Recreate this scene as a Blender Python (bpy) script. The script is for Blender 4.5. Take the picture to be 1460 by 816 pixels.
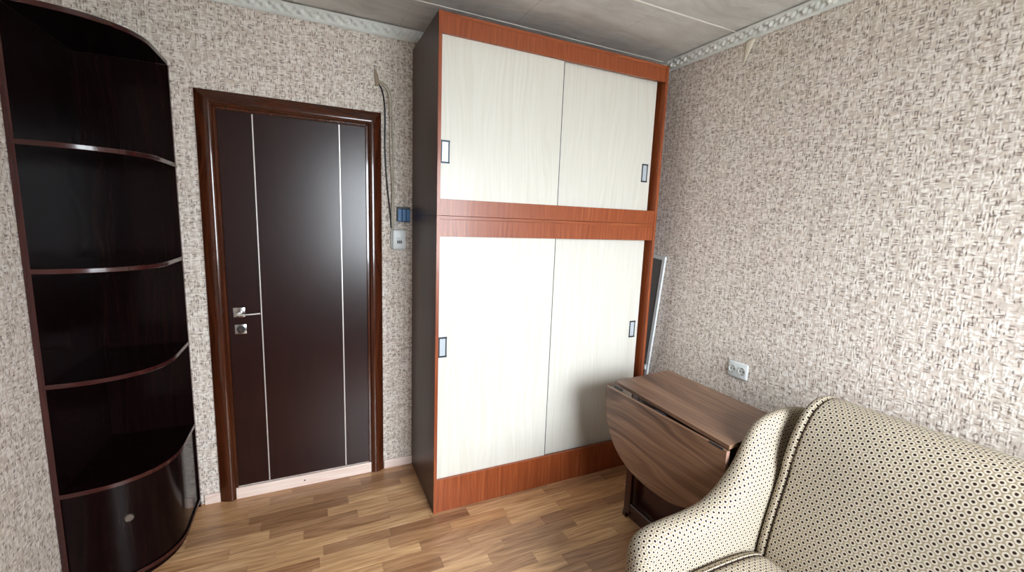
import bpy, bmesh, math, random
from mathutils import Vector, Matrix
random.seed(7)
for o in list(bpy.data.objects): bpy.data.objects.remove(o, do_unlink=True)
SC = bpy.context.scene
COL = SC.collection

# ------------------------------------------------------------------ camera, sky, light, exposure
cam_d = bpy.data.cameras.new('camera'); cam = bpy.data.objects.new('camera', cam_d); COL.objects.link(cam)
cam.location = (0.4498, -2.5373, 1.5216)
cam.rotation_euler = (1.4222, -0.0373, -0.4385)
cam_d.sensor_width = 36.0; cam_d.lens = 618.7 * 36 / 1460; cam_d.clip_start = 0.02
SC.camera = cam
SC.view_settings.view_transform = 'Standard'; SC.view_settings.look = 'None'
SC.view_settings.gamma = 1.0; SC.view_settings.use_curve_mapping = False
SC.view_settings.exposure = 0.66

# room dimensions (metres): x right, y towards the door wall, z up
XL, XR, YF, ZC = -0.425, 2.49, -3.50, 2.51
WX0, WX1, WZ0, WZ1 = 0.80, 2.30, 0.85, 2.25          # window opening in the front wall

wd = bpy.data.worlds.new('overcast_sky'); SC.world = wd; wd.use_nodes = True
bg = wd.node_tree.nodes['Background']; bg.inputs[0].default_value = (0.87, 0.94, 1.0, 1)
# overcast sky: luminance grows from the horizon to the zenith as (1 + 2 sin h) / 3
_tc = wd.node_tree.nodes.new('ShaderNodeTexCoord'); _sx = wd.node_tree.nodes.new('ShaderNodeSeparateXYZ')
_mc = wd.node_tree.nodes.new('ShaderNodeMath'); _mc.operation = 'MAXIMUM'; _mc.inputs[1].default_value = 0.0
_ma = wd.node_tree.nodes.new('ShaderNodeMath'); _ma.operation = 'MULTIPLY_ADD'; _ma.inputs[1].default_value = 30.0; _ma.inputs[2].default_value = 15.0
wd.node_tree.links.new(_tc.outputs['Generated'], _sx.inputs[0]); wd.node_tree.links.new(_sx.outputs[2], _mc.inputs[0])
wd.node_tree.links.new(_mc.outputs[0], _ma.inputs[0]); wd.node_tree.links.new(_ma.outputs[0], bg.inputs[1])

def area(name, loc, rot, sx, sy, e, col=(1, 1, 1), portal=False):
    l = bpy.data.lights.new(name, 'AREA'); l.shape = 'RECTANGLE'; l.size = sx; l.size_y = sy
    l.energy = e; l.color = col
    if portal: l.cycles.is_portal = True
    o = bpy.data.objects.new(name, l); COL.objects.link(o); o.location = loc; o.rotation_euler = rot
    return o
# portal in the window: only guides the sampling of the sky
area('window_portal', ((WX0+WX1)/2, YF-0.02, (WZ0+WZ1)/2), (math.radians(90), 0, 0), WX1-WX0, WZ1-WZ0, 1, portal=True)

# ------------------------------------------------------------------ helpers
BASE = {}
def bx(bm, x0, x1, y0, y1, z0, z1, bev=0.0, seg=1):
    r = bmesh.ops.create_cube(bm, size=1.0)
    vs = r['verts']
    for v in vs:
        v.co = Vector(((x0+x1)/2 + v.co.x*(x1-x0), (y0+y1)/2 + v.co.y*(y1-y0), (z0+z1)/2 + v.co.z*(z1-z0)))
    if bev > 0:
        es = list({e for v in vs for e in v.link_edges})
        bmesh.ops.bevel(bm, geom=es, offset=bev, segments=seg, profile=0.5, affect='EDGES')
def cyl(bm, c, r, d, axis='Z', seg=24, r2=None, bev=0):
    m = {'Z': Matrix(), 'X': Matrix.Rotation(math.pi/2, 4, 'Y'), 'Y': Matrix.Rotation(math.pi/2, 4, 'X')}[axis]
    bmesh.ops.create_cone(bm, cap_ends=True, segments=seg, radius1=r, radius2=r if r2 is None else r2, depth=d, matrix=Matrix.Translation(c) @ m)
def prism(bm, pts, lift, bev=0):
    """pts: closed 3D outline, lift: extrusion vector"""
    vs = [bm.verts.new(p) for p in pts]
    f = bm.faces.new(vs)
    g = bmesh.ops.extrude_face_region(bm, geom=[f])
    nv = [e for e in g['geom'] if isinstance(e, bmesh.types.BMVert)]
    bmesh.ops.translate(bm, verts=nv, vec=lift)
    bmesh.ops.recalc_face_normals(bm, faces=bm.faces)
    if bev:
        es = list({e for v in vs + nv for e in v.link_edges})
        bmesh.ops.bevel(bm, geom=es, offset=bev, segments=2, profile=0.5, affect='EDGES')
def tube(bm, pts, r, seg=8, smooth=3):
    P = [Vector(p) for p in pts]
    for _ in range(smooth):                                   # Chaikin
        Q = [P[0]]
        for a, b in zip(P, P[1:]): Q += [a*.75+b*.25, a*.25+b*.75]
        P = Q + [P[-1]]
    rings = []
    up = Vector((0.13, 0.31, 0.94))
    for i, p in enumerate(P):
        t = (P[min(i+1, len(P)-1)] - P[max(i-1, 0)]).normalized()
        a = t.cross(up)
        if a.length < 1e-3: a = t.cross(Vector((1, 0, 0)))
        a.normalize(); b = t.cross(a).normalized()
        rr = r(i/(len(P)-1)) if callable(r) else r
        rings.append([bm.verts.new(p + (a*math.cos(k*2*math.pi/seg) + b*math.sin(k*2*math.pi/seg))*rr) for k in range(seg)])
    for A, B in zip(rings, rings[1:]):
        for k in range(seg): bm.faces.new((A[k], A[(k+1) % seg], B[(k+1) % seg], B[k]))
    bm.faces.new(rings[0][::-1]); bm.faces.new(rings[-1])

def box_uv(bm, grain='Z'):
    uv = bm.loops.layers.uv.get('UVMap') or bm.loops.layers.uv.new('UVMap')
    g = 'XYZ'.index(grain)
    for f in bm.faces:
        n = f.normal; ax = max(range(3), key=lambda i: abs(n[i]))
        others = [i for i in range(3) if i != ax]
        v = g if g in others else others[1]
        u = [i for i in others if i != v][0]
        for l in f.loops: l[uv].uv = (l.vert.co[u] + 0.37*l.vert.co[ax], l.vert.co[v])
def obj(name, bm, mat, parent=None, grain='Z', smooth=False, keep_uv=False, base=None, recalc=True):
    if recalc: bmesh.ops.recalc_face_normals(bm, faces=bm.faces)
    bm.normal_update()
    if not keep_uv: box_uv(bm, grain)
    B = Vector((0, 0, 0))
    if parent is not None: B = BASE[parent.name]
    elif base is not None: B = Vector(base)
    bmesh.ops.translate(bm, verts=bm.verts, vec=-B)
    me = bpy.data.meshes.new(name); bm.to_mesh(me); bm.free()
    if smooth:
        for p in me.polygons: p.use_smooth = True
        try: me.set_sharp_from_angle(angle=math.radians(smooth if smooth is not True else 40))
        except Exception: pass
    me.materials.append(mat)
    o = bpy.data.objects.new(name, me); COL.objects.link(o)
    if parent is not None: o.parent = parent
    else: o.location = B
    BASE[o.name] = B
    return o
def B(): return bmesh.new()
def thing(name, label, cat, loc, group=None):
    o = bpy.data.objects.new(name, None); COL.objects.link(o); o.location = loc
    o.empty_display_size = 0.1
    o['label'] = label; o['category'] = cat
    if group: o['group'] = group
    BASE[o.name] = Vector(loc)
    return o
def tag(o, label, cat, group=None):
    o['label'] = label; o['category'] = cat
    if group: o['group'] = group
    return o
def struct(o, label=None):
    o['kind'] = 'structure'
    if label: o['label'] = label; o['category'] = o.name.split('_')[0]
    return o

# ------------------------------------------------------------------ materials
def srgb(r, g, b):
    f = lambda c: (c/255/12.92) if c/255 <= 0.04045 else ((c/255+0.055)/1.055)**2.4
    return (f(r), f(g), f(b), 1)
class NT:
    def __init__(s, name):
        s.m = bpy.data.materials.new(name); s.m.use_nodes = True; s.t = s.m.node_tree
        s.b = s.t.nodes['Principled BSDF']
    def n(s, typ, **kw):
        nd = s.t.nodes.new(typ)
        for k, v in kw.items(): setattr(nd, k, v)
        return nd
    def l(s, a, b): s.t.links.new(a, b)
    def set(s, nd, i, v):
        if hasattr(v, 'is_linked') or isinstance(v, bpy.types.NodeSocket): s.l(v, nd.inputs[i])
        else: nd.inputs[i].default_value = v
    def math(s, op, a, b=None, c=None, clamp=False):
        nd = s.n('ShaderNodeMath', operation=op); nd.use_clamp = clamp
        s.set(nd, 0, a)
        if b is not None: s.set(nd, 1, b)
        if c is not None: s.set(nd, 2, c)
        return nd.outputs[0]
    def vm(s, op, a, b=None):
        nd = s.n('ShaderNodeVectorMath', operation=op); s.set(nd, 0, a)
        if b is not None: s.set(nd, 1, b)
        return nd.outputs[1] if op in ('LENGTH', 'DISTANCE', 'DOT_PRODUCT') else nd.outputs[0]
    def mix(s, f, a, b, mode='MIX'):
        nd = s.n('ShaderNodeMix', data_type='RGBA', blend_type=mode)
        s.set(nd, 0, f); s.set(nd, 6, a); s.set(nd, 7, b); return nd.outputs[2]
    def ramp(s, f, stops):
        nd = s.n('ShaderNodeValToRGB'); e = nd.color_ramp.elements
        while len(e) < len(stops): e.new(0.5)
        for x, (p, c) in zip(e, stops): x.position = p; x.color = c
        s.l(f, nd.inputs[0]); return nd.outputs[0]
    def step(s, f, a, b):                       # smooth map a->0, b->1
        nd = s.n('ShaderNodeMapRange', interpolation_type='SMOOTHSTEP')
        s.set(nd, 0, f); nd.inputs[1].default_value = a; nd.inputs[2].default_value = b
        return nd.outputs[0]
    def noise(s, vec, scale, detail=3, rough=0.5, dist=0.0):
        nd = s.n('ShaderNodeTexNoise'); s.l(vec, nd.inputs['Vector'])
        nd.inputs['Scale'].default_value = scale; nd.inputs['Detail'].default_value = detail
        nd.inputs['Roughness'].default_value = rough; nd.inputs['Distortion'].default_value = dist
        return nd.outputs[0]
    def uv(s, sx=1, sy=1):
        u = s.n('ShaderNodeUVMap'); u.uv_map = 'UVMap'
        if sx == 1 and sy == 1: return u.outputs[0]
        return s.vm('MULTIPLY', u.outputs[0], (sx, sy, 1))
    def bump(s, h, strength=0.3, dist=0.002):
        nd = s.n('ShaderNodeBump'); nd.inputs['Strength'].default_value = strength; nd.inputs['Distance'].default_value = dist
        s.l(h, nd.inputs['Height']); s.l(nd.outputs[0], s.b.inputs['Normal'])
    def out(s, col=None, rough=0.5, metal=0, coat=0, spec=None, coat_rough=0.05):
        if col is not None: s.set(s.b, 'Base Color', col)
        s.set(s.b, 'Roughness', rough); s.b.inputs['Metallic'].default_value = metal
        s.b.inputs['Coat Weight'].default_value = coat; s.b.inputs['Coat Roughness'].default_value = coat_rough
        if spec is not None: s.b.inputs['Specular IOR Level'].default_value = spec
        return s.m
def plain(name, c, rough=0.5, metal=0, coat=0, spec=None, vary=0.06):
    t = NT(name); co = t.n('ShaderNodeTexCoord').outputs['Object']
    n = t.noise(co, 22, 3)
    col = t.mix(t.math('MULTIPLY', n, vary*2), c, tuple(x*0.6 for x in c[:3]) + (1,))
    return t.out(col, rough, metal, coat, spec)
def wood(name, dark, mid, light, rough=0.4, coat=0.0, sx=55, sy=2.2, contrast=1.0, bump=0.05, big=True, spec=None, objcol=False, coat_rough=0.08):
    t = NT(name); u = t.uv(); 
    if objcol:
        oi = t.n('ShaderNodeObjectInfo'); u = t.vm('ADD', u, oi.outputs['Location'])
    wob = t.noise(t.vm('MULTIPLY', u, (4, 0.9, 1)), 1.3, 2)
    uw = t.vm('ADD', t.vm('MULTIPLY', u, (sx, sy, 1)), t.vm('MULTIPLY', wob, (9, 0.3, 0)))
    g1 = t.noise(uw, 1.0, 4, 0.6)
    g2 = t.noise(t.vm('MULTIPLY', u, (sx*5, sy*3, 1)), 1.0, 2, 0.6)
    g = t.math('ADD', t.math('MULTIPLY', g1, 0.75), t.math('MULTIPLY', g2, 0.25))
    h = 0.16*contrast
    col = t.ramp(g, [(max(0, 0.5-h), dark), (0.5, mid), (min(1, 0.5+h), light)])
    if objcol: col = t.mix(1.0, col, oi.outputs['Color'], 'MULTIPLY')
    t.bump(g, bump, 0.001)
    return t.out(col, rough, 0, coat, spec, coat_rough)

def make_wallpaper():
    t = NT('woven_stroke_wallpaper'); u = t.uv()
    wv = t.n('ShaderNodeTexNoise'); t.l(u, wv.inputs['Vector']); wv.inputs['Scale'].default_value = 45; wv.inputs['Detail'].default_value = 1
    uw = t.vm('ADD', u, t.vm('MULTIPLY', t.vm('SUBTRACT', wv.outputs['Color'], (.5, .5, .5)), (.009, .009, 0)))
    def dash(sx, sy, off, r0, r1, lo, hi):
        vo = t.n('ShaderNodeTexVoronoi', voronoi_dimensions='2D', feature='F1'); vo.inputs['Scale'].default_value = 1; vo.inputs['Randomness'].default_value = 0.95
        t.l(t.vm('ADD', t.vm('MULTIPLY', uw, (sx, sy, 1)), (off, off*1.7, 0)), vo.inputs['Vector'])
        d = t.math('SUBTRACT', 1.0, t.step(vo.outputs['Distance'], r0, r1))
        sp = t.n('ShaderNodeSeparateColor'); t.l(vo.outputs['Color'], sp.inputs[0])
        return t.math('MULTIPLY', d, t.step(sp.outputs[0], lo, hi))
    big = t.noise(u, 1.6, 2); mid = t.noise(u, 30, 3, 0.7)
    base = t.mix(t.step(big, .35, .65), srgb(224, 209, 199), srgb(218, 208, 195))
    base = t.mix(t.step(mid, .35, .7), base, srgb(199, 187, 175))
    lv = dash(100, 30, 3.1, .2, .55, .25, .45); lh = dash(30, 100, 8.4, .2, .55, .25, .45)
    lt = srgb(239, 232, 225)
    c = t.mix(t.math('MULTIPLY', lv, .85), base, lt); c = t.mix(t.math('MULTIPLY', lh, .85), c, lt)
    mv = dash(110, 32, 13.3, .12, .45, .4, .6); mh = dash(32, 110, 28.9, .12, .45, .4, .6)
    md = srgb(190, 174, 162)
    c = t.mix(t.math('MULTIPLY', mv, .8), c, md); c = t.mix(t.math('MULTIPLY', mh, .8), c, md)
    dv = dash(105, 32, 51.7, .08, .38, .56, .72); dh = dash(32, 105, 77.2, .08, .40, .68, .82)
    dk = srgb(126, 110, 101)
    c = t.mix(t.math('MULTIPLY', dv, .85), c, dk); c = t.mix(t.math('MULTIPLY', dh, .85), c, dk)
    hgt = t.math('SUBTRACT', t.math('ADD', lv, lh), t.math('ADD', t.math('ADD', dv, dh), t.math('MULTIPLY', t.math('ADD', mv, mh), .5)))
    t.bump(hgt, 0.35, 0.0015)
    return t.out(c, 0.85, spec=0.2)
def make_fabric():
    t = NT('dotted_beige_upholstery'); u = t.uv()
    PX, PY = 0.0200, 0.0282
    n = t.n('ShaderNodeTexNoise'); t.l(u, n.inputs['Vector']); n.inputs['Scale'].default_value = 260; n.inputs['Detail'].default_value = 1
    uu = t.vm('ADD', u, t.vm('MULTIPLY', t.vm('SUBTRACT', n.outputs['Color'], (.5, .5, .5)), (.0022, .0022, 0)))
    p = t.vm('MULTIPLY', uu, (1/PX, 1/PY, 0))
    def cell(q):
        f = t.vm('SUBTRACT', t.vm('FRACTION', q), (.5, .5, 0))
        f = t.vm('MULTIPLY', f, (PX, PY, 0))
        return t.vm('LENGTH', f)
    d1 = cell(p); d2 = cell(t.vm('ADD', p, (.5, .5, 0)))
    d = t.math('MINIMUM', d1, d2)
    e = t.math('ABSOLUTE', t.math('SUBTRACT', d1, d2))
    thread = t.noise(u, 900, 2)
    ring = t.mix(t.step(d, .0036, .0050), srgb(163, 151, 134), srgb(190, 180, 164))
    c = t.mix(t.step(d, .0066, .0085), ring, srgb(150, 136, 114))
    c = t.mix(t.math('MULTIPLY', t.math('SUBTRACT', 1.0, t.step(e, .0004, .0021)), t.math('MULTIPLY', t.step(thread, .3, .6), .85)), c, srgb(98, 82, 65))
    c = t.mix(t.math('MULTIPLY', t.step(thread, .45, .8), .25), c, srgb(128, 114, 96))
    c = t.mix(t.math('SUBTRACT', 1.0, t.step(d, .0027, .0047)), c, srgb(40, 22, 15))
    t.bump(t.math('ADD', t.math('MULTIPLY', t.step(d, .001, .004), .6), t.math('MULTIPLY', thread, .5)), .35, .001)
    return t.out(c, 0.9, spec=0.15)
def make_ceiling_tile():
    t = NT('marbled_foam_tile'); co = t.n('ShaderNodeTexCoord').outputs['Object']
    oi = t.n('ShaderNodeObjectInfo'); co = t.vm('ADD', co, t.vm('MULTIPLY', oi.outputs['Location'], (3.1, 7.7, 0)))
    w = t.noise(co, 2.2, 2)
    q = t.vm('ADD', t.vm('MULTIPLY', co, (3, 14, 1)), t.vm('MULTIPLY', w, (6, 6, 0)))
    a = t.noise(q, 1.0, 5, .65); b = t.noise(co, 6, 3)
    c = t.ramp(a, [(.32, srgb(196, 194, 192)), (.5, srgb(213, 212, 210)), (.7, srgb(224, 224, 222))])
    c = t.mix(t.math('MULTIPLY', t.step(b, .4, .75), .3), c, srgb(184, 180, 176))
    t.bump(a, .3, .002)
    return t.out(c, .6, spec=.3)

M = {}
M['paper'] = make_wallpaper()
M['fabric'] = make_fabric()
M['tile'] = make_ceiling_tile()
M['joint'] = plain('ceiling_joint_white', srgb(244, 243, 238), .8)
M['cornice'] = plain('foam_cornice_grey_white', srgb(222, 225, 222), .7)
M['strip'] = wood('laminate_strip', srgb(158, 120, 86), srgb(204, 164, 124), srgb(230, 196, 158), .33, .12, sx=70, sy=3.5, objcol=True, bump=.04)
M['pinkwood'] = wood('pale_pink_beech', srgb(222, 194, 180), srgb(236, 214, 203), srgb(244, 228, 219), .4, .1, sx=60, sy=2.5)
M['cherry'] = wood('orange_cherry_laminate', srgb(122, 56, 26), srgb(147, 72, 37), srgb(168, 92, 52), .34, .1, sx=80, sy=2.5, bump=.02)
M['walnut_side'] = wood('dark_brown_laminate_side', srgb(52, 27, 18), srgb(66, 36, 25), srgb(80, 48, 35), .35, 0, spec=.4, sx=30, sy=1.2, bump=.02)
M['cream'] = wood('cream_ash_laminate', srgb(211, 207, 195), srgb(217, 214, 204), srgb(222, 220, 212), .42, .05, sx=60, sy=1.6, bump=.02)
M['mahog'] = wood('dark_mahogany_laminate', srgb(10, 4, 5), srgb(17, 6, 7), srgb(25, 10, 9), .17, 0, spec=.14, sx=50, sy=1.6, bump=.01)
M['mahog_edge'] = wood('mahogany_edge_band', srgb(44, 17, 16), srgb(58, 24, 22), srgb(72, 33, 29), .22, .2, sx=50, sy=1.6, bump=.01)
M['doorleaf'] = wood('wenge_red_door_veneer', srgb(22, 6, 6), srgb(34, 10, 10), srgb(48, 17, 15), .27, 0, spec=.5, sx=190, sy=2.0, bump=.03, coat_rough=.25)
M['casing'] = wood('glossy_brown_casing', srgb(48, 20, 9), srgb(68, 30, 14), srgb(84, 41, 21), .2, .6, sx=45, sy=1.4, bump=.01, coat_rough=.06)
M['walnut'] = wood('milan_walnut_laminate', srgb(70, 46, 34), srgb(118, 87, 67), srgb(152, 120, 97), .38, .0, sx=34, sy=.8, contrast=1.1, bump=.02)
M['walnut_edge'] = wood('walnut_edge_band', srgb(132, 98, 84), srgb(156, 120, 104), srgb(176, 142, 124), .4, 0, sx=26, sy=1.1)
M['redbase'] = wood('dark_red_brown_board', srgb(38, 12, 10), srgb(54, 18, 15), srgb(68, 26, 22), .35, .1, sx=30, sy=1.4)
M['chrome'] = plain('polished_chrome', srgb(205, 205, 205), .18, 1.0)
M['steel'] = plain('brushed_steel', srgb(170, 175, 182), .32, 1.0)
M['plate'] = plain('light_pull_plate', srgb(198, 206, 214), .3, .2)
M['silver'] = plain('silver_inlay', srgb(222, 216, 212), .38, .6)
M['dkmetal'] = plain('dark_grey_metal', srgb(62, 68, 76), .4, .7)  # dark grey metal of the pulls, hinges and sliding-door edge
M['white'] = plain('white_plastic', srgb(226, 230, 230), .35)
M['offwhite'] = plain('aged_white_plastic', srgb(205, 208, 205), .4)
M['black'] = plain('black_plastic', srgb(22, 22, 24), .45)
M['darkslot'] = plain('dark_recess', srgb(38, 40, 42), .7)
M['blue'] = plain('blue_plastic', srgb(48, 110, 165), .4)
M['blue2'] = plain('deep_blue_plastic', srgb(34, 84, 138), .4)
M['beigecable'] = plain('beige_cable_sheath', srgb(196, 186, 168), .55)
M['putty'] = plain('beige_putty', srgb(160, 142, 122), .8)
M['seam'] = plain('dark_seam_thread', srgb(48, 34, 28), .9)
M['paper_back'] = plain('torn_paper_white', srgb(232, 224, 208), .9)
M['plaster'] = plain('white_painted_plaster', srgb(215, 212, 206), .9)
M['ground'] = plain('unseen_ground', srgb(120, 118, 112), .9)
M['knob'] = plain('satin_nickel', srgb(118, 110, 102), .3, .9)
def make_mesh_mat():
    t = NT('dark_insect_netting'); u = t.uv(700, 700)
    f = t.vm('FRACTION', u)
    s = t.n('ShaderNodeSeparateXYZ'); t.l(f, s.inputs[0])
    k = t.math('MAXIMUM', t.step(s.outputs[0], .55, .75), t.step(s.outputs[1], .55, .75))
    n = t.noise(t.uv(), 60, 3)
    c = t.mix(k, srgb(78, 78, 76), srgb(124, 122, 116)); c = t.mix(t.math('MULTIPLY', n, .4), c, srgb(84, 82, 80))
    return t.out(c, .8)
M['net'] = make_mesh_mat()
def make_glass():
    t = NT('window_glass'); nd = t.t.nodes
    tr = nd.new('ShaderNodeBsdfTransparent'); gl = nd.new('ShaderNodeBsdfGlossy'); gl.inputs['Roughness'].default_value = 0.02
    fr = nd.new('ShaderNodeFresnel'); fr.inputs[0].default_value = 1.45; mx = nd.new('ShaderNodeMixShader')
    t.l(fr.outputs[0], mx.inputs[0]); t.l(tr.outputs[0], mx.inputs[1]); t.l(gl.outputs[0], mx.inputs[2])
    t.l(mx.outputs[0], nd['Material Output'].inputs[0]); return t.m
M['glass'] = make_glass()

# ------------------------------------------------------------------ room shell
T = 0.12
b = B(); bx(b, XL-T, XR+T, 0, T, -0.05, ZC+.05); struct(obj('wall_back', b, M['paper']))
b = B(); bx(b, XR, XR+T, YF-T, 0, -0.05, ZC+.05); wr = struct(obj('wall_right', b, M['paper']))
b = B(); bx(b, XL-T, XL, YF-T, 0, -0.05, ZC+.05); struct(obj('wall_left', b, M['paper']))
b = B()
bx(b, XL-T, WX0, YF-T-.1, YF, -0.05, ZC+.05); bx(b, WX1, XR+T, YF-T-.1, YF, -0.05, ZC+.05)
bx(b, WX0, WX1, YF-T-.1, YF, -0.05, WZ0); bx(b, WX0, WX1, YF-T-.1, YF, WZ1, ZC+.05)
struct(obj('wall_front', b, M['paper']))
# peeled flap of wallpaper under the cornice of the right wall
b = B()
rows = []
for i in range(9):
    f = i/8; z = 2.463 - 0.112*f; w = 0.062*(1-f)**.9 + 0.002
    row = []
    for j in range(5):
        g = j/4; row.append(b.verts.new((XR - 0.002 - 0.010*(1-f)*math.sin(g*math.pi*.8), -0.893 - w*g, z)))
    rows.append(row)
for r0, r1 in zip(rows, rows[1:]):
    for j in range(4): b.faces.new((r0[j], r0[j+1], r1[j+1], r1[j]))
o = obj('peeled_paper', b, M['paper_back'], wr, smooth=60); o['label'] = 'torn cream flap of wallpaper below the cornice'
o.modifiers.new('thick', 'SOLIDIFY').thickness = 0.001

# window behind the camera
w1 = bpy.data.objects.new('window_1', None); COL.objects.link(w1); w1.location = (WX0, YF, WZ0); BASE['window_1'] = Vector(w1.location); w1['kind'] = 'structure'
b = B(); F = .06; y0, y1 = YF-.10, YF-.04
bx(b, WX0, WX0+F, y0, y1, WZ0, WZ1, .004); bx(b, WX1-F, WX1, y0, y1, WZ0, WZ1, .004)
bx(b, WX0, WX1, y0, y1, WZ0, WZ0+F, .004); bx(b, WX0, WX1, y0, y1, WZ1-F, WZ1, .004)
xm = (WX0+WX1)/2; bx(b, xm-F/2, xm+F/2, y0, y1, WZ0, WZ1, .004)
obj('window_frame', b, M['white'], w1)
for x0, x1 in ((WX0+F, xm-F/2), (xm+F/2, WX1-F)):
    b = B(); bx(b, x0, x1, YF-.072, YF-.068, WZ0+F, WZ1-F); obj('pane', b, M['glass'], w1)
b = B(); bx(b, WX0-.05, WX1+.05, YF-.04, YF+.16, WZ0-.03, WZ0+.0, .006); obj('window_sill', b, M['white'], w1)
b = B(); bx(b, -60, 60, -80, YF-T-.2, -9.1, -9); struct(obj('ground', b, M['ground']))  # unseen ground outside, added to cut sky light coming from below

# ceiling: backing, tiles, cornices
b = B(); bx(b, XL-T, XR+T, YF-T, T, ZC+.008, ZC+.1); ce = struct(obj('ceiling', b, M['joint']))
xs = [XL] + [0.43+.5*i-0.5 for i in range(0)] 
xs = [-.425, -.072, .428, .928, 1.443, 1.957, 2.457, XR]; ys = [0.0]
y = -.36
while y > YF: ys.append(y); y -= .4945
ys.append(YF)
for i in range(len(xs)-1):
    for j in range(len(ys)-1):
        g = .0016; g2 = .0088
        x0, x1, ya, yb = xs[i]+g*.4, xs[i+1]-g*.4, ys[j+1]+g2*.5, ys[j]-g2*.5
        b = B(); bx(b, x0, x1, ya, yb, ZC+.0055, ZC+.0085, .0008)
        obj('ceiling_tile', b, M['tile'], ce)
for y in ys[1:-1]:
    b = B(); bx(b, XL, XR, y-.0042, y+.0042, ZC+.0035, ZC+.0088, .001); obj('joint_bead', b, M['joint'], ce)
def cornice(name, along, length, place):
    """moulded foam strip: profile from wall to ceiling, scroll relief repeated along"""
    b = B(); n = int(length/.005); k = 12; rings = []
    for i in range(n+1):
        s = i/n*length; row = []
        for j in range(k+1):
            f = j/k
            # (out, down): starts on the wall at the bottom, ends at ceiling
            if f < .18: out, up = .004+.010*math.sin(f/.18*math.pi/2), f/.18*.010
            elif f > .85: g = (f-.85)/.15; out, up = .036+.008*g, .044+.006*g
            else:
                g = (f-.18)/.67; out = .012+.024*g; up = .010+.034*g**.9
                ph = (s/.052) % 1.0; env = math.sin(g*math.pi)
                d = math.sin(ph*2*math.pi + g*5.0)*.6 + math.sin(ph*4*math.pi - g*7)*.4
                out += .0085*env*d; up -= .0075*env*d
            row.append(b.verts.new(place(s, out, up)))
        rings.append(row)
    for A, C in zip(rings, rings[1:]):
        for j in range(k): b.faces.new((A[j], C[j], C[j+1], A[j+1]))
    return struct(obj(name, b, M['cornice'], smooth=50))
Z0 = ZC - .05
cornice('trim_1', 'x', XR-XL, lambda s, o, u: (XL+s, -o, Z0+u))
cornice('trim_2', 'y', -YF, lambda s, o, u: (XR-o, -s, Z0+u))
cornice('trim_3', 'y', -YF, lambda s, o, u: (XL+o, -s, Z0+u))

# floor: screed plus strips
b = B(); bx(b, XL-T, XR+T, YF-T, T, -.1, -.008); fl = struct(obj('floor', b, M['seam']))
W = 0.0682
tones = [(0.62, .50, .42, 1), (0.80, .70, .62, 1), (.95, .88, .78, 1), (.52, .41, .34, 1), (.72, .62, .54, 1), (.86, .74, .62, 1), (.66, .56, .50, 1), (1.0, .93, .82, 1)]
LEN = [.30, .40, .46]
smesh = {}
def strip_mesh(L):
    L = round(L, 3)
    if L not in smesh:
        b = B(); bx(b, 0, L-.0006, -W+.0006, 0, -.008, 0, .0006); b.normal_update(); box_uv(b, 'X')
        me = bpy.data.meshes.new('floor_strip'); b.to_mesh(me); b.free(); me.materials.append(M['strip']); smesh[L] = me
    return smesh[L]
phase = {0: .336, 1: .231, 2: .142, 3: .612, 4: .507, 5: .248, 6: .095, 7: .283, 8: 1.177, 9: 1.36, 10: 1.65, 11: 1.91, 12: .957, 13: 1.16, 14: 1.356, 15: 1.478}
rest = B(); nstrip = 0; last = None
row = 0; y = 0.0
while y > YF+.001:
    ph = phase.get(row, random.uniform(0, .4))
    # joints left and right of the phase point
    js = [ph]; x = ph
    while x > XL: x -= random.choice(LEN); js.insert(0, x)
    x = ph
    while x < XR: x += random.choice(LEN); js.append(x)
    wrow = W if y - W > YF else y - YF
    for a, c in zip(js, js[1:]):
        a2, c2 = max(a, XL), min(c, XR)
        if c2 - a2 < .03: continue
        if row < 26:
            o = bpy.data.objects.new('floor_strip', strip_mesh(c2-a2)); COL.objects.link(o); o.parent = fl; o.location = (a2, y, 0)
            t = random.choice([q for q in tones if q is not last]); last = t; o.color = t; nstrip += 1
        else: bx(rest, a2, c2-.0006, y-wrow+.0006, y, -.008, 0)
    y -= W; row += 1
o = obj('floor_strips', rest, M['strip'], fl, grain='X'); o['kind'] = 'stuff'; o.color = (.8, .7, .6, 1)

# baseboards
def baseboard(name, x0, x1, y0, y1):
    b = B(); bx(b, x0, x1, y0, y1, 0, .052, .004, 2); struct(obj(name, b, M['pinkwood'], grain='X' if x1-x0 > y1-y0 else 'Y'))
b = B(); bx(b, -.07, -.001, -.016, 0, 0, .054, .004, 2); bx(b, .835, XR, -.016, 0, 0, .054, .004, 2)
struct(obj('baseboard_back', b, M['pinkwood'], grain='X'))
baseboard('baseboard_right', XR-.016, XR, YF, -.016)
baseboard('baseboard_left', XL, XL+.016, YF, -.53)
baseboard('baseboard_front', XL+.016, XR-.016, YF, YF+.016)

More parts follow.
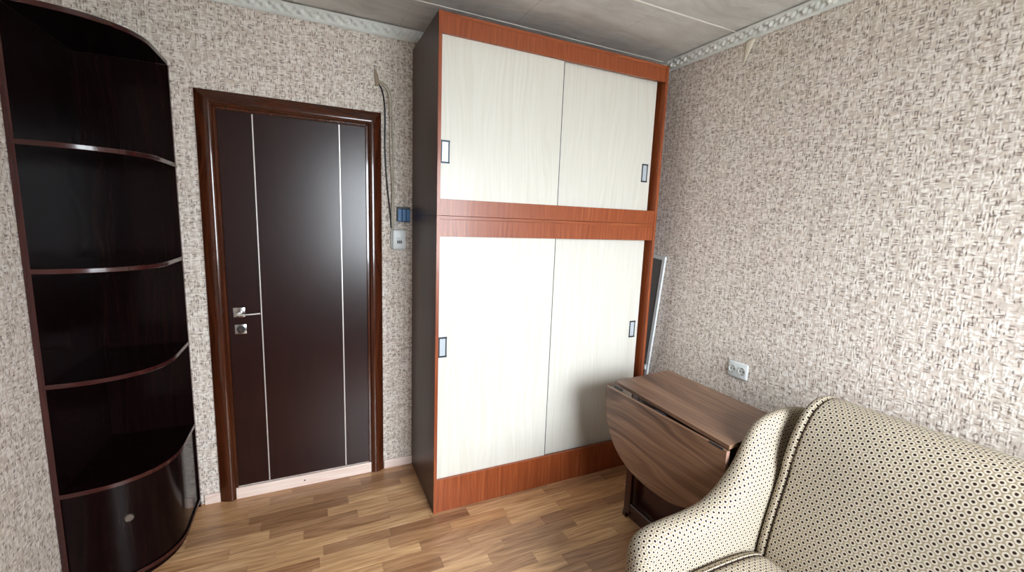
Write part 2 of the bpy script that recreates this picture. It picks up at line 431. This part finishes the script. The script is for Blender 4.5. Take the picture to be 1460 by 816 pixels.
# ------------------------------------------------------------------ door
d1 = bpy.data.objects.new('door_1', None); COL.objects.link(d1); d1.location = (.415, 0, 0); BASE['door_1'] = Vector(d1.location); d1['kind'] = 'structure'
d1['label'] = 'dark mahogany-brown closed door with two thin silver vertical inlays'
DW, DH, CW = .832, 2.072, .070
prof = [(0, 0), (0, .010), (.012, .016), (.026, .022), (.042, .027), (.055, .027), (.065, .021), (.070, .012), (.070, 0)]  # across, out
def casing(name, p0, p1, across, m0, m1):
    """profile swept p0->p1, mitred by m0,m1 (shift along per unit across)"""
    b = B(); P0, P1 = Vector(p0), Vector(p1); A = Vector(across); D = (P1-P0).normalized(); R = []
    for P, m in ((P0, m0), (P1, m1)):
        R.append([b.verts.new(P + A*a + Vector((0, -1, 0))*(o_+.001) + D*(m*a)) for a, o_ in fine])
    for j in range(len(fine)-1): b.faces.new((R[0][j], R[1][j], R[1][j+1], R[0][j+1]))
    b.faces.new(R[0]); b.faces.new(R[1][::-1])
    return obj(name, b, M['casing'], d1, grain='X' if abs(D.x) > .5 else 'Z', smooth=35)
fine = [prof[0]]
P = [Vector(p) for p in prof[1:-1]]
for _ in range(2):
    Q = [P[0]]
    for a, c in zip(P, P[1:]): Q += [a*.75+c*.25, a*.25+c*.75]
    P = Q+[P[-1]]
fine += [tuple(p) for p in P] + [prof[-1]]
casing('casing_side', (0, 0, 0), (0, 0, DH), (1, 0, 0), 0, -1)
casing('casing_side', (DW, 0, 0), (DW, 0, DH), (-1, 0, 0), 0, -1)
casing('casing_top', (0, 0, DH), (DW, 0, DH), (0, 0, -1), 1, -1)
b = B(); bx(b, CW-.002, CW+.012, -.012, 0, .0, DH-CW, .002); bx(b, DW-CW-.012, DW-CW+.002, -.012, 0, 0, DH-CW, .002); bx(b, CW, DW-CW, -.012, 0, DH-CW-.012, DH-CW+.002, .002)
obj('door_stop', b, M['casing'], d1)
lx0, lx1, lz0, lz1 = CW+.0125, DW-CW-.0125, .066, DH-CW-.0125
leaf = B(); bx(leaf, lx0, lx1, -.0065, .03, lz0, lz1, .001); lf = obj('door_leaf', leaf, M['doorleaf'], d1)
for x in (.228, .620):
    b = B(); bx(b, x-.003, x+.003, -.0080, -.005, lz0+.004, lz1-.004, .0008); obj('silver_inlay', b, M['silver'], lf)
b = B(); bx(b, CW+.001, DW-CW-.001, -.020, 0, 0, .062, .003, 2)
th = obj('threshold', b, M['pinkwood'], d1, grain='X')
b = B(); cyl(b, (.40, -.0205, .033), .004, .002, 'Y', 12); obj('screw_head', b, M['darkslot'], th)
# lever handle, its plate and the keyhole plate
b = B(); bx(b, .103, .157, -.016, -.0064, .988, 1.040, .004, 2); hp = obj('handle_plate', b, M['chrome'], lf, smooth=True)
b = B(); cyl(b, (.135, -.034, 1.012), .010, .036, 'Y', 20)
tube(b, [(.122, -.052, 1.008), (.150, -.054, 1.008), (.180, -.054, 1.008), (.226, -.050, 1.010)], .0040, 10)
obj('lever_handle', b, M['silver'], lf, smooth=True)
b = B(); bx(b, .106, .160, -.014, -.0064, .900, .952, .004, 2); obj('keyhole_plate', b, M['chrome'], lf, smooth=True)
b = B(); cyl(b, (.133, -.0155, .926), .018, .003, 'Y', 24); obj('keyhole_ring', b, M['darkslot'], lf, smooth=True)
b = B(); cyl(b, (.133, -.020, .930), .008, .012, 'Y', 20); bx(b, .129, .137, -.024, -.015, .906, .930, .002); obj('lock_cylinder', b, M['chrome'], lf, smooth=True)

# ------------------------------------------------------------------ wardrobe: two stacked cabinets
WL, WR, WY = 1.003, 2.345, -.527
def cabinet(name, label, z0, z1, rail_t, rail_b, plinth, top_edge, hz):
    t = thing(name, label, 'wardrobe', ((WL+WR)/2, WY/2, z0))
    th_ = .016
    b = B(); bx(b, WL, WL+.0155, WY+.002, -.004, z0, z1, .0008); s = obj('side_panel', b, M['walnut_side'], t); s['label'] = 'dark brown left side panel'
    b = B(); bx(b, WL, WL+.016, WY-.001, WY+.0018, z0, z1, .0006); obj('edge_band', b, M['cherry'], s)
    b = B(); bx(b, WR-.0155, WR, WY+.002, -.004, z0, z1, .0008); s = obj('side_panel', b, M['cherry'], t)
    b = B(); bx(b, WR-.016, WR, WY-.001, WY+.0018, z0, z1, .0006); obj('edge_band', b, M['cherry'], s)
    x0, x1 = WL+.0162, WR-.0162
    b = B(); bx(b, x0, x1, WY+.0012, -.008, z1-th_, z1-.0004, .0006); obj('top_board', b, M['cherry'], t, grain='X')
    b = B(); bx(b, x0, x1, WY+.05, -.008, z0+(.08 if plinth else 0)+.0004, z0+(.08 if plinth else 0)+th_, .0006); obj('bottom_board', b, M['cherry'], t, grain='X')
    b = B(); bx(b, x0, x1, -.0075, -.004, z0+.002, z1-.002); obj('back_panel', b, M['walnut_side'], t)
    b = B(); bx(b, x0, x1, WY+.002, WY+.018, rail_t, z1-(th_ if top_edge else 0)-.0004, .0006); obj('top_rail', b, M['cherry'], t)
    b = B(); bx(b, x0, x1, WY+.002, WY+.018, z0+.0006, rail_b, .0006); obj('plinth' if plinth else 'bottom_rail', b, M['cherry'], t)
    xs_ = 1.664
    for k, (a, c, yy, hx) in enumerate(((x0+.0005, xs_, WY+.0195, 1.045), (xs_-.03, 2.302, WY+.039, 2.258))):
        b = B(); bx(b, a, c, yy, yy+.016, rail_b-.012 if k == 0 else rail_b-.012, rail_t+.012, .0008)
        d = obj('sliding_door', b, M['cream'], t)
        if k == 0:
            b = B(); bx(b, c-.0005, c+.0028, yy-.001, yy+.017, rail_b+.001, rail_t-.001); obj('dark_edge', b, M['dkmetal'], d)
        # recessed rectangular pull: raised rim, hollow, bright back
        hw, hh = .021, .052; zc = hz
        b = B()
        bx(b, hx-hw, hx-hw+.006, yy-.0045, yy, zc-hh, zc+hh, .001); bx(b, hx+hw-.006, hx+hw, yy-.0045, yy, zc-hh, zc+hh, .001)
        bx(b, hx-hw-.001, hx+hw+.001, yy-.0055, yy, zc+hh-.008, zc+hh, .001); bx(b, hx-hw-.001, hx+hw+.001, yy-.0055, yy, zc-hh, zc-hh+.008, .001)
        h = obj('door_pull', b, M['dkmetal'], d); h['label'] = 'dark grey metal recessed pull'
        b = B(); bx(b, hx-hw+.006, hx+hw-.006, yy-.0015, yy+.0, zc-hh+.008, zc+hh-.008); obj('pull_plate', b, M['plate'], d)
    return t
ZS = 1.5345
cabinet('wardrobe_cabinet', 'lower wardrobe cabinet standing on the floor, tall cream sliding doors above a cherry plinth', 0.0, ZS, 1.4375, .182, True, True, .888)
cabinet('top_cabinet', 'upper wardrobe cabinet under the ceiling, shorter cream sliding doors in a cherry frame', ZS+.0005, 2.425, 2.336, 1.612, False, False, 1.829)

# ------------------------------------------------------------------ curved corner bookcase
BXL, BXR, BYF = -.405, -.088, -.512
bc = thing('corner_bookcase', 'tall dark mahogany quarter-round corner bookcase with open shelves, left of the door', 'bookcase', ((BXL+BXR)/2, -.2, 0))
def arc_outline(inset=0.0, n=16):
    # from the back panel out and round to the left panel front edge
    pts = [(BXR-inset, -.022), (BXR-inset, -.225)]
    cx, cy, rx, ry = BXL, -.225, (BXR-BXL)-inset, (-.225-BYF)-inset
    for i in range(1, n+1):
        a = i/n*math.pi/2; e = .86
        pts.append((cx+rx*math.cos(a)**e, cy-ry*math.sin(a)**e))
    return pts
b = B(); bx(b, BXL-.018, BXL, BYF, -.003, 0, 2.15, .0002); p = obj('side_panel', b, M['mahog'], bc)
b = B(); bx(b, BXL-.0183, BXL+.0003, BYF-.0018, BYF, 0, 2.15, .0006); obj('edge_band', b, M['mahog_edge'], p)
b = B(); bx(b, BXL, BXR, -.020, -.003, 0, 2.15, .0002); p = obj('back_panel', b, M['mahog'], bc)
b = B(); bx(b, BXR, BXR+.0018, -.0203, -.003, 0, 2.15, .0006); obj('edge_band', b, M['mahog_edge'], p)
def shelf(name, z, t_=.017):
    o_ = arc_outline(); b = B()
    prism(b, [(BXL, -.0200, z-t_)] + [(x, y_, z-t_) for x, y_ in o_], Vector((0, 0, t_)))
    s = obj(name, b, M['mahog'], bc, grain='X')
    # edge band strip following the curve
    b = B(); q = arc_outline(-.0016); A = []
    for (x0, y0_), (x1, y1_) in zip(o_, q): A.append([b.verts.new((x0, y0_, z+.0003)), b.verts.new((x1, y1_, z-.0015)), b.verts.new((x1, y1_, z-t_+.0015)), b.verts.new((x0, y0_, z-t_-.0003))])
    for u, v in zip(A, A[1:]):
        for j in range(3): b.faces.new((u[j], v[j], v[j+1], u[j+1]))
    obj('edge_band', b, M['mahog_edge'], s, grain='X', smooth=35)
for z in (.455, .882, 1.297, 1.728): shelf('shelf', z)
shelf('top_board', 2.167)
shelf('bottom_board', .045)
# curved door of the bottom compartment
b = B(); o_ = arc_outline(.006); q = arc_outline(.020); A = []
for (x0, y0_), (x1, y1_) in zip(o_[1:], q[1:]): A.append([b.verts.new((x0, y0_, .0465)), b.verts.new((x0, y0_, .436)), b.verts.new((x1, y1_, .436)), b.verts.new((x1, y1_, .0465))])
for u, v in zip(A, A[1:]):
    for j in range(4): b.faces.new((u[j], v[j], v[(j+1) % 4], u[(j+1) % 4]))
b.faces.new(A[0]); b.faces.new(A[-1][::-1])
cd = obj('curved_door', b, M['mahog'], bc, smooth=35)
b = B(); bx(b, BXR-.020, BXR-.006, -.224, -.021, .0465, .436, .001); obj('fixed_front', b, M['mahog'], bc)
b = B()   # curved plinth under the door
o_ = arc_outline(.012); prism(b, [(BXL+.0005, -.0205, 0.0005)] + [(x, y_, 0.0005) for x, y_ in o_], Vector((0, 0, .026)))
obj('plinth', b, M['mahog'], bc)
kx, ky, kz = -.236, -.452, .288
b = B()
nrm = Vector((.45, -.89, 0)).normalized()
rot = nrm.to_track_quat('Z', 'Y').to_matrix().to_4x4()
for z_, r0, r1, dd in ((.008, .005, .005, .018), (.020, .005, .017, .010), (.028, .017, .013, .006)):
    bmesh.ops.create_cone(b, cap_ends=True, segments=28, radius1=r0, radius2=r1, depth=dd, matrix=Matrix.Translation(Vector((kx, ky, kz)) + nrm*(z_-.006)) @ rot)
obj('knob', b, M['knob'], cd, smooth=True)

# ------------------------------------------------------------------ insect screen in the gap beside the wardrobe
sc = thing('insect_screen', 'white-framed insect screen with dark netting leaning in the gap beside the wardrobe', 'window screen', (2.47, -.25, 0))
ang = math.radians(5.3); sw, sh = .34, 1.305; px_ = 2.470
org = Vector((px_, -.382, .035))
def scr(u, v, w):        # u: away from front edge (towards back wall), v: up along the edge, w: thickness in x
    ca, sa = math.cos(ang), math.sin(ang)
    return org + Vector((w, u*ca - v*sa, v*ca + u*sa - .0))
def sbar(bm, u0, u1, v0, v1, w0, w1):
    vs = [bm.verts.new(scr(u, v, w)) for w in (w0, w1) for v in (v0, v1) for u in (u0, u1)]
    for f in ((0, 1, 3, 2), (4, 6, 7, 5), (0, 4, 5, 1), (2, 3, 7, 6), (0, 2, 6, 4), (1, 5, 7, 3)): bm.faces.new([vs[i] for i in f])
for bar in ((0, .022, 0, sh), (sw-.022, sw, 0, sh), (.0222, sw-.0222, sh-.022, sh), (.0222, sw-.0222, 0, .022)):
    b = B(); sbar(b, *bar, -.004, .010); obj('frame_bar', b, M['white'], sc)
b = B(); sbar(b, .022, sw-.022, .022, sh-.022, -.001, .001); obj('netting', b, M['net'], sc)
b = B(); sbar(b, .014, .036, .545, .575, -.014, -.0045); obj('clip', b, M['white'], sc)
b = B(); sbar(b, -.001, .0235, sh-.0235, sh+.001, -.0055, .0105); obj('corner_joint', b, M['white'], sc)

# ------------------------------------------------------------------ double socket on the right wall
so = thing('power_socket', 'white double power socket on the right wall above the drop-leaf table', 'socket', (XR, -1.068, .79))
b = B(); bx(b, XR-.012, XR-.0005, -1.125, -1.011, .748, .834, .008, 3); obj('cover_plate', b, M['white'], so, smooth=True)
for yc in (-1.041, -1.095):
    b = B()
    R = []
    for r_, x_ in ((.0215, -.0135), (.0215, -.0155), (.0195, -.0158), (.0185, -.0128)):
        R.append([b.verts.new((XR+x_, yc+r_*math.cos(k*math.pi/14), .791+r_*math.sin(k*math.pi/14))) for k in range(28)])
    for A, C in zip(R, R[1:]):
        for k in range(28): b.faces.new((A[k], A[(k+1) % 28], C[(k+1) % 28], C[k]))
    rg = obj('socket_ring', b, M['offwhite'], so, smooth=True)
    b = B(); cyl(b, (XR-.0125, yc, .791), .0187, .001, 'X', 28); s = obj('socket_well', b, M['offwhite'], so, smooth=True)
    b = B(); cyl(b, (XR-.0132, yc+.0085, .791), .0035, .0006, 'X', 12); cyl(b, (XR-.0132, yc-.0085, .791), .0035, .0006, 'X', 12)
    bx(b, XR-.0145, XR-.0129, yc-.003, yc+.003, .806, .8095); bx(b, XR-.0145, XR-.0129, yc-.003, yc+.003, .7725, .776)
    obj('contact_hole', b, M['darkslot'], s)

# ------------------------------------------------------------------ wall devices and cables right of the door
def wallpt(px, py):      # measured in crop (520,90)-(620,380) at 2.81x; linear map on the wall plane
    u, v = 520+px/2.81, 90+py/2.81
    x = .816 + (u-538)*.00300; z = 2.271 - (v-105)*.00365
    x += (v-105)*.00003
    return x, z
mb = thing('control_box', 'white wall control box with small dark buttons, right of the door casing', 'control box', (.925, 0, 1.39))
b = B(); bx(b, .885, .962, -.028, -.0005, 1.336, 1.449, .008, 3); bx(b, .880, .890, -.018, -.0005, 1.345, 1.442, .004, 2); obj('housing', b, M['offwhite'], mb, smooth=True)
b = B(); bx(b, .890, .959, -.033, -.0285, 1.340, 1.446, .006, 3); fp = obj('front_cover', b, M['white'], mb, smooth=True)
b = B(); bx(b, .911, .940, -.0345, -.0325, 1.392, 1.406, .001); obj('display_window', b, M['offwhite'], mb)
for i in range(3):
    b = B(); x = .9125+.0095*i; bx(b, x, x+.0068, -.0365, -.0325, 1.372, 1.389, .001); obj('button', b, M['black'], mb)
jb = thing('junction_box', 'small blue box with black painted shade along its rim, above the white control box', 'junction box', (.953, 0, 1.535))
b = B(); bx(b, .915, .990, -.020, -.0005, 1.566, 1.577, .001); bx(b, .915, .920, -.020, -.0005, 1.497, 1.566, .001); bx(b, .915, .990, -.014, -.0005, 1.493, 1.4965, .0005); obj('black_frame', b, M['black'], jb)  # black strips paint the shade along the box's top, left and lower rim
for i, (a, c, m, dp) in enumerate(((.9205, .941, 'blue', .016), (.9412, .9455, 'blue2', .011), (.9457, .964, 'blue', .017), (.9642, .9685, 'blue2', .011), (.9687, .989, 'blue', .015))):
    b = B(); bx(b, a, c, -dp, -.0005, 1.497, 1.5655, .0015, 2); obj('rib', b, M[m], jb)
def cable(name, label, pts, r, mat, group=None, yy=-.006):
    b = B(); tube(b, [(wallpt(*p)[0], yy, wallpt(*p)[1]) for p in pts], r, 8, 3)
    # base at its lowest point
    return tag(obj(name, b, M[mat], smooth=True), label, 'cable', group)
cable('black_cable', 'thin black cable hanging from the wall hole to the white control box', [(50, 78), (72, 100), (83, 150), (85, 220), (81, 300), (82, 370), (88, 470), (98, 560), (106, 620), (108, 668)], .0042, 'black')
cable('beige_cable', 'inner beige cable, the one nearer the black cable', [(54, 74), (82, 86), (102, 112), (109, 160), (108, 260), (106, 370), (113, 440), (116, 520), (110, 620), (114, 668)], .0036, 'beigecable', yy=-.0165)
cable('beige_cable', 'outer beige cable, the rightmost one, nearest the wardrobe', [(56, 68), (92, 78), (113, 105), (120, 150), (120, 260), (122, 370), (124, 470), (121, 560), (117, 630), (122, 668)], .0036, 'beigecable', yy=-.007)
cable('grey_lead', 'short grey lead joining the blue box to the control box', [(144, 636), (140, 645), (128, 652), (124, 662), (120, 668)], .0026, 'offwhite', yy=-.012)
b = B()
x, z = wallpt(48, 60); R = []
for k in range(10):
    f = k/9; zz = z + .045 - .085*f; r_ = .006 + .007*math.sin(f*math.pi*.62)
    R.append([b.verts.new((x-.008+.012*f + r_*math.cos(a*math.pi/8), -.0005 - r_*.8*math.sin(a*math.pi/8), zz)) for a in range(9)])
for A, C in zip(R, R[1:]):
    for k in range(8): b.faces.new((A[k], A[k+1], C[k+1], C[k]))
b.faces.new(R[-1]); b.faces.new(R[0][::-1])
tag(obj('cable_cap', b, M['putty'], smooth=60), 'beige putty cap on the wall where the cables come out', 'cable cap')

# ------------------------------------------------------------------ drop-leaf table
tb = thing('drop_leaf_table', 'folded walnut drop-leaf table standing between the wardrobe and the sofa', 'table', (2.05, -1.2, 0))
top = [(1.806, -1.560), (1.931, -1.548), (2.024, -1.518), (2.215, -1.500), (2.215, -.852), (1.826, -.889)]
b = B(); prism(b, [(x, y_, .734) for x, y_ in top], Vector((0, 0, .016)), .001); tp = obj('table_top', b, M['walnut'], tb, grain='Y')
def dleaf(xo, dx, name):
    b = B(); yc, hw, dp, zt = -1.2245, .336, .355, .731; pts = []
    n = 40
    for i in range(n+1):
        a = math.pi*i/n; c_, s_ = math.cos(a), math.sin(a)
        yy = yc + hw*math.copysign(abs(c_)**.82, c_); zz = zt - .055 - (dp-.055)*(s_**.95)
        pts.append((yy, zz))
    ts = 0 
    pts = [(yc+hw, zt)] + pts + [(yc-hw, zt)]
    prism(b, [(xo + (1.2+p[0])*(-.028), p[0], p[1]) for p in pts], Vector((dx, 0, 0)), .001)
    lf_ = obj(name, b, M['walnut'], tb, grain='Y')
    b = B(); tube_pts = [(xo+dx/2 + (1.2+p[0])*(-.028), p[0], p[1]) for p in pts]
    A = []
    for k, p in enumerate(pts):
        dirv = Vector((p[0]-yc, p[1]-(zt-.1))).normalized()
        if k in (0, len(pts)-1): dirv = Vector((math.copysign(1, p[0]-yc), 0))
        x_ = xo + (1.2+p[0])*(-.028)
        A.append([b.verts.new((x_-.0004, p[0]+dirv.x*.0002, p[1]+dirv.y*.0002)), b.verts.new((x_+.001, p[0]+dirv.x*.0018, p[1]+dirv.y*.0018)), b.verts.new((x_+dx-.001, p[0]+dirv.x*.0018, p[1]+dirv.y*.0018)), b.verts.new((x_+dx+.0004, p[0]+dirv.x*.0002, p[1]+dirv.y*.0002))])
    for u, v in zip(A, A[1:]):
        for j in range(3): b.faces.new((u[j], v[j], v[j+1], u[j+1]))
    obj('edge_band', b, M['walnut_edge'], lf_, grain='Y', smooth=35)
    return lf_
dleaf(1.7835, .016, 'drop_leaf'); dleaf(2.222, .016, 'drop_leaf')
# piano-style hinges in the gap
for y0_, y1_ in ((-.965, -.905), (-1.255, -1.195), (-1.545, -1.485)):
    b = B(); xo = 1.8035+(1.2+(y0_+y1_)/2)*(.028)
    tube(b, [(xo-.000, y0_, .731), (xo, y1_, .731)], .0042, 10, 0); h = obj('hinge', b, M['dkmetal'], tb, smooth=True)
    b = B(); cyl(b, (xo-.001, (y0_+y1_)/2-.012, .7355), .0022, .0015, 'Z', 10); cyl(b, (xo-.001, (y0_+y1_)/2+.012, .7355), .0022, .0015, 'Z', 10); obj('screw_head', b, M['chrome'], h)
for y0_, y1_ in ((-.925, -.909), (-1.500, -1.484)):
    b = B(); bx(b, 1.928, 2.17, y0_, y1_, 0.012, .7335, .001); e = obj('end_panel', b, M['redbase'], tb)
    b = B(); bx(b, 1.926, 2.18, y0_-.006, y1_+.006, 0, .030, .003); obj('foot', b, M['redbase'], e, grain='X')
b = B(); bx(b, 1.944, 1.960, -1.4838, -.9252, .0, .60, .001); obj('front_panel', b, M['redbase'], tb, grain='Y')
b = B(); bx(b, 1.975, 2.15, -1.4838, -.9252, .035, .051, .001); obj('bottom_shelf', b, M['redbase'], tb, grain='Y')
# folded gate legs just behind the leaves
for x0, x1 in ((1.898, 1.918), (2.185, 2.205)):
    b = B()
    bx(b, x0, x1, -1.475, -1.430, 0.06, .728, .003); bx(b, x0, x1, -.985, -.940, 0.06, .728, .003)
    bx(b, x0, x1, -1.430, -.985, .665, .705, .003); bx(b, x0, x1, -1.430, -.985, .08, .12, .003)
    obj('gate_leg', b, M['redbase'], tb)
b = B(); bx(b, 1.93, 1.945, -1.515, -1.495+.01, .55, .7335, .002); bx(b, 1.965, 1.98, -1.515, -1.4845-.016, .55, .7335, .002); obj('leg_batten', b, M['walnut_edge'], tb)

# ------------------------------------------------------------------ sofa
YA, YB = -1.572, -3.40        # far end (by the table), near end (beyond the camera)
sf = thing('sofa', 'beige sofa with small brown dots along the right wall', 'sofa', (1.9, -2.5, 0))
def loop_round(pts, n=2):
    P = [Vector(p) for p in pts]
    for _ in range(n):
        Q = []
        for i in range(len(P)):
            a, c = P[i], P[(i+1) % len(P)]; Q += [a*.75+c*.25, a*.25+c*.75]
        P = Q
    return P
def subdivide_loop(P, step):
    Q = []
    for i in range(len(P)):
        a, c = P[i], P[(i+1) % len(P)]; n = max(1, int((c-a).length/step))
        for k in range(n): Q.append(a.lerp(c, k/n))
    return Q
def normals2(P, ccw):
    N = []
    for i in range(len(P)):
        t = (P[(i+1) % len(P)] - P[i-1]); n = Vector((t.y, -t.x)); n.normalize(); N.append(n*ccw)
    return N
def extruded(name, loop, y0, y1, r, mat, parent, step=.03, grooves=(), puff=None, start=(0, 0), cap_rings=6, capuv=True, label=None, taper=False):
    """closed (x,z) loop swept along y from y0 down to y1, rounded ends of radius r; uv in metres"""
    P = subdivide_loop(loop, .02); n = len(P)
    area_ = sum(P[i].x*P[(i+1) % n].y - P[(i+1) % n].x*P[i].y for i in range(n)); ccw = 1 if area_ > 0 else -1
    N = normals2(P, ccw)
    arc = [0]
    for i in range(n): arc.append(arc[-1] + (P[(i+1) % n]-P[i]).length)
    L = abs(y1-y0); sgn = -1 if y1 < y0 else 1
    st = []                                     # (distance along y, inset, uv-u)
    for k in range(cap_rings+1):
        a = k/cap_rings*math.pi/2; st.append((r*(1-math.cos(a)), r*(1-math.sin(a)), r*a))
    u0 = r*math.pi/2; mid = [r]
    m = int((L-2*r)/step)
    cand = sorted(set([round(r+(L-2*r)*k/m, 4) for k in range(1, m)] + [round(g+d_, 4) for g in grooves for d_ in (-.006, -.0025, 0, .0025, .006)]))
    for d_ in cand:
        gi = 0
        for g in grooves:
            gi = max(gi, .0075*max(0, 1-abs(d_-g)/.0062))
        st.append((d_, gi, u0 + d_-r))
    for k in range(cap_rings+1):
        a = (1-k/cap_rings)*math.pi/2; st.append((L-r*(1-math.cos(a)), r*(1-math.sin(a)), u0+(L-2*r)+u0-r*a))
    b = B(); uvl = b.loops.layers.uv.new('UVMap'); R = []
    for d_, ins, uu in st:
        ring = []
        for i in range(n):
            q = P[i] - N[i]*ins; y_ = y0+sgn*d_
            if puff: q = q + N[i]*puff(P[i], d_, L)
            if taper:
                k = min(1, max(0, (q.y-.60)/.22)); y_ = y0 + sgn*d_*(1-.42*k*k*(3-2*k))
            ring.append(b.verts.new((q.x, y_, q.y)))
        R.append(ring)
    for s in range(len(R)-1):
        for i in range(n):
            j = (i+1) % n
            f = b.faces.new((R[s][i], R[s][j], R[s+1][j], R[s+1][i])); f.smooth = True
            ar = [arc[i], arc[i+1], arc[i+1], arc[i]]; uu = [st[s][2], st[s][2], st[s+1][2], st[s+1][2]]
            for l, a_, u_ in zip(f.loops, ar, uu): l[uvl].uv = (u_+start[0], a_+start[1])
    if taper:
        from mathutils.geometry import delaunay_2d_cdt
        ring = R[-1]; ol = [Vector((v.co.x, v.co.z)) for v in ring]; yend = st[-1][0]
        def inside(p):
            c = False
            for i in range(n):
                a, d_ = ol[i], ol[i-1]
                if (a.y > p.y) != (d_.y > p.y) and p.x < (d_.x-a.x)*(p.y-a.y)/(d_.y-a.y)+a.x: c = not c
            return c and min((p-q).length for q in ol) > .012
        gp = [Vector((1.3+.025*i, .05+.025*j)) for i in range(48) for j in range(36)]
        gp = [p for p in gp if inside(p)]
        vo, _, fo, _, _, _ = delaunay_2d_cdt(ol+gp, [(i, (i+1) % n) for i in range(n)], [], 1, 1e-6)
        vv = []
        for p in vo:
            k = min(range(n), key=lambda i: (ol[i]-p).length)
            if (ol[k]-p).length < 1e-5: vv.append(ring[k]); continue
            k2 = min(1, max(0, (p.y-.60)/.22)); vv.append(b.verts.new((p.x, y0+sgn*yend*(1-.42*k2*k2*(3-2*k2)), p.y)))
        for f_ in fo:
            try: f = b.faces.new([vv[i] for i in f_])
            except ValueError: continue
            f.smooth = True
            for l in f.loops: l[uvl].uv = (l.vert.co.x, l.vert.co.z)
    for ring in ((R[0],) if taper else (R[0], R[-1])):
        f = b.faces.new(ring); f.smooth = False
        for l in f.loops: l[uvl].uv = (l.vert.co.x, l.vert.co.z)
        bmesh.ops.triangulate(b, faces=[f])
    o_ = obj(name, b, mat, parent, keep_uv=True)
    for p_ in o_.data.polygons: p_.use_smooth = True
    if label: o_['label'] = label
    return o_

# arm wing profile (x, z), measured from the photograph
armp = [(1.355, .06), (1.338, .30), (1.330, .46), (1.340, .535), (1.385, .572), (1.47, .582), (1.58, .585), (1.665, .602), (1.735, .648), (1.79, .705), (1.835, .775), (1.875, .835), (1.93, .862), (2.02, .874), (2.13, .866), (2.24, .83), (2.36, .78), (2.43, .70), (2.43, .06)]
arml = loop_round([armp[0], armp[0]] + armp[1:-1] + [armp[-1], armp[-1]], 2)
arm = extruded('armrest', arml, YA, YA-.092, .040, M['fabric'], sf, step=.02, taper=True)
arm2 = extruded('armrest', arml, YB+.092, YB, .040, M['fabric'], sf, step=.02)
# backrest: leaning cushion with rounded top
backp = [(1.905, .31), (1.855, .36), (1.855, .43), (1.885, .55), (1.925, .68), (1.955, .79), (1.992, .87), (2.037, .922), (2.11, .943), (2.20, .92), (2.28, .87), (2.35, .75), (2.38, .45), (2.38, .31)]
backl = loop_round(backp, 2)
def puff_back(p, d, L):
    k = min(1, min(d, L-d)/.25); return (.006*max(0, 1-d/.12) if p.y > .7 else 0) + .012*math.sin(k*math.pi/2) - .004*math.sin(d*7.3)*(1 if p.y > .85 else 0)
bk = extruded('backrest', backl, YA-.097, YB+.096, .017, M['fabric'], sf, step=.03, grooves=(.034, (YA-.097)-(YB+.096)-.034), puff=puff_back)
# seat
seatp = [(1.375, .20), (1.352, .25), (1.350, .36), (1.372, .415), (1.43, .432), (1.60, .440), (1.78, .432), (1.865, .405), (1.90, .35), (1.90, .20)]
seatl = loop_round(seatp, 2)
st = extruded('seat', seatl, YA-.096, YB+.096, .03, M['fabric'], sf, step=.03, grooves=(.034, (YA-.096)-(YB+.096)-.034))
b = B(); bx(b, 1.37, 2.36, YB+.13, YA-.13, .06, .215, .01, 2); obj('base', b, M['fabric'], sf)
for x, y_ in ((1.42, YA-.06), (2.36, YA-.06), (1.42, YB+.06), (2.36, YB+.06)):
    b = B(); cyl(b, (x, y_, .035), .024, .07, 'Z', 20, .03); obj('leg', b, M['black'], sf, smooth=True)
# seam cords lying in the grooves
def cord(loop, y_, i0, i1, parent, inset=.004):
    P = loop; n = len(P); A_ = sum(P[i].x*P[(i+1) % n].y - P[(i+1) % n].x*P[i].y for i in range(n)); N = normals2(P, 1 if A_ > 0 else -1)
    b = B(); pts = [(P[i].x-N[i].x*inset, y_, P[i].y-N[i].y*inset) for i in range(n) if i0(P[i])]
    tube(b, pts, .0024, 8, 0); obj('seam_cord', b, M['seam'], parent, smooth=True)
def ordered(loop, test):
    n = len(loop); ks = [i for i in range(n) if test(loop[i])]
    s = next((i for i in ks if not test(loop[i-1])), ks[0]); out = []
    i = s
    while test(loop[i % n]) and len(out) < n: out.append(i % n); i += 1
    return out
def cord2(loop, y_, test, parent, pf=0.0, inset=.0045):
    n = len(loop); A_ = sum(loop[i].x*loop[(i+1) % n].y - loop[(i+1) % n].x*loop[i].y for i in range(n)); N = normals2(loop, 1 if A_ > 0 else -1)
    pts = [(loop[i].x-N[i].x*(inset-pf), y_, loop[i].y-N[i].y*(inset-pf)) for i in ordered(loop, test)]
    b = B(); tube(b, pts, .0024, 8, 0); obj('seam_cord', b, M['seam'], parent, smooth=True)
cord2(backl, YA-.131, lambda p: p.x < 2.30 and p.y > .34 or p.y > .9, bk, .003)
cord2(seatl, YA-.130, lambda p: p.y > .24 and p.x < 1.9, st)
print('strips', nstrip, 'objects', len(bpy.data.objects))
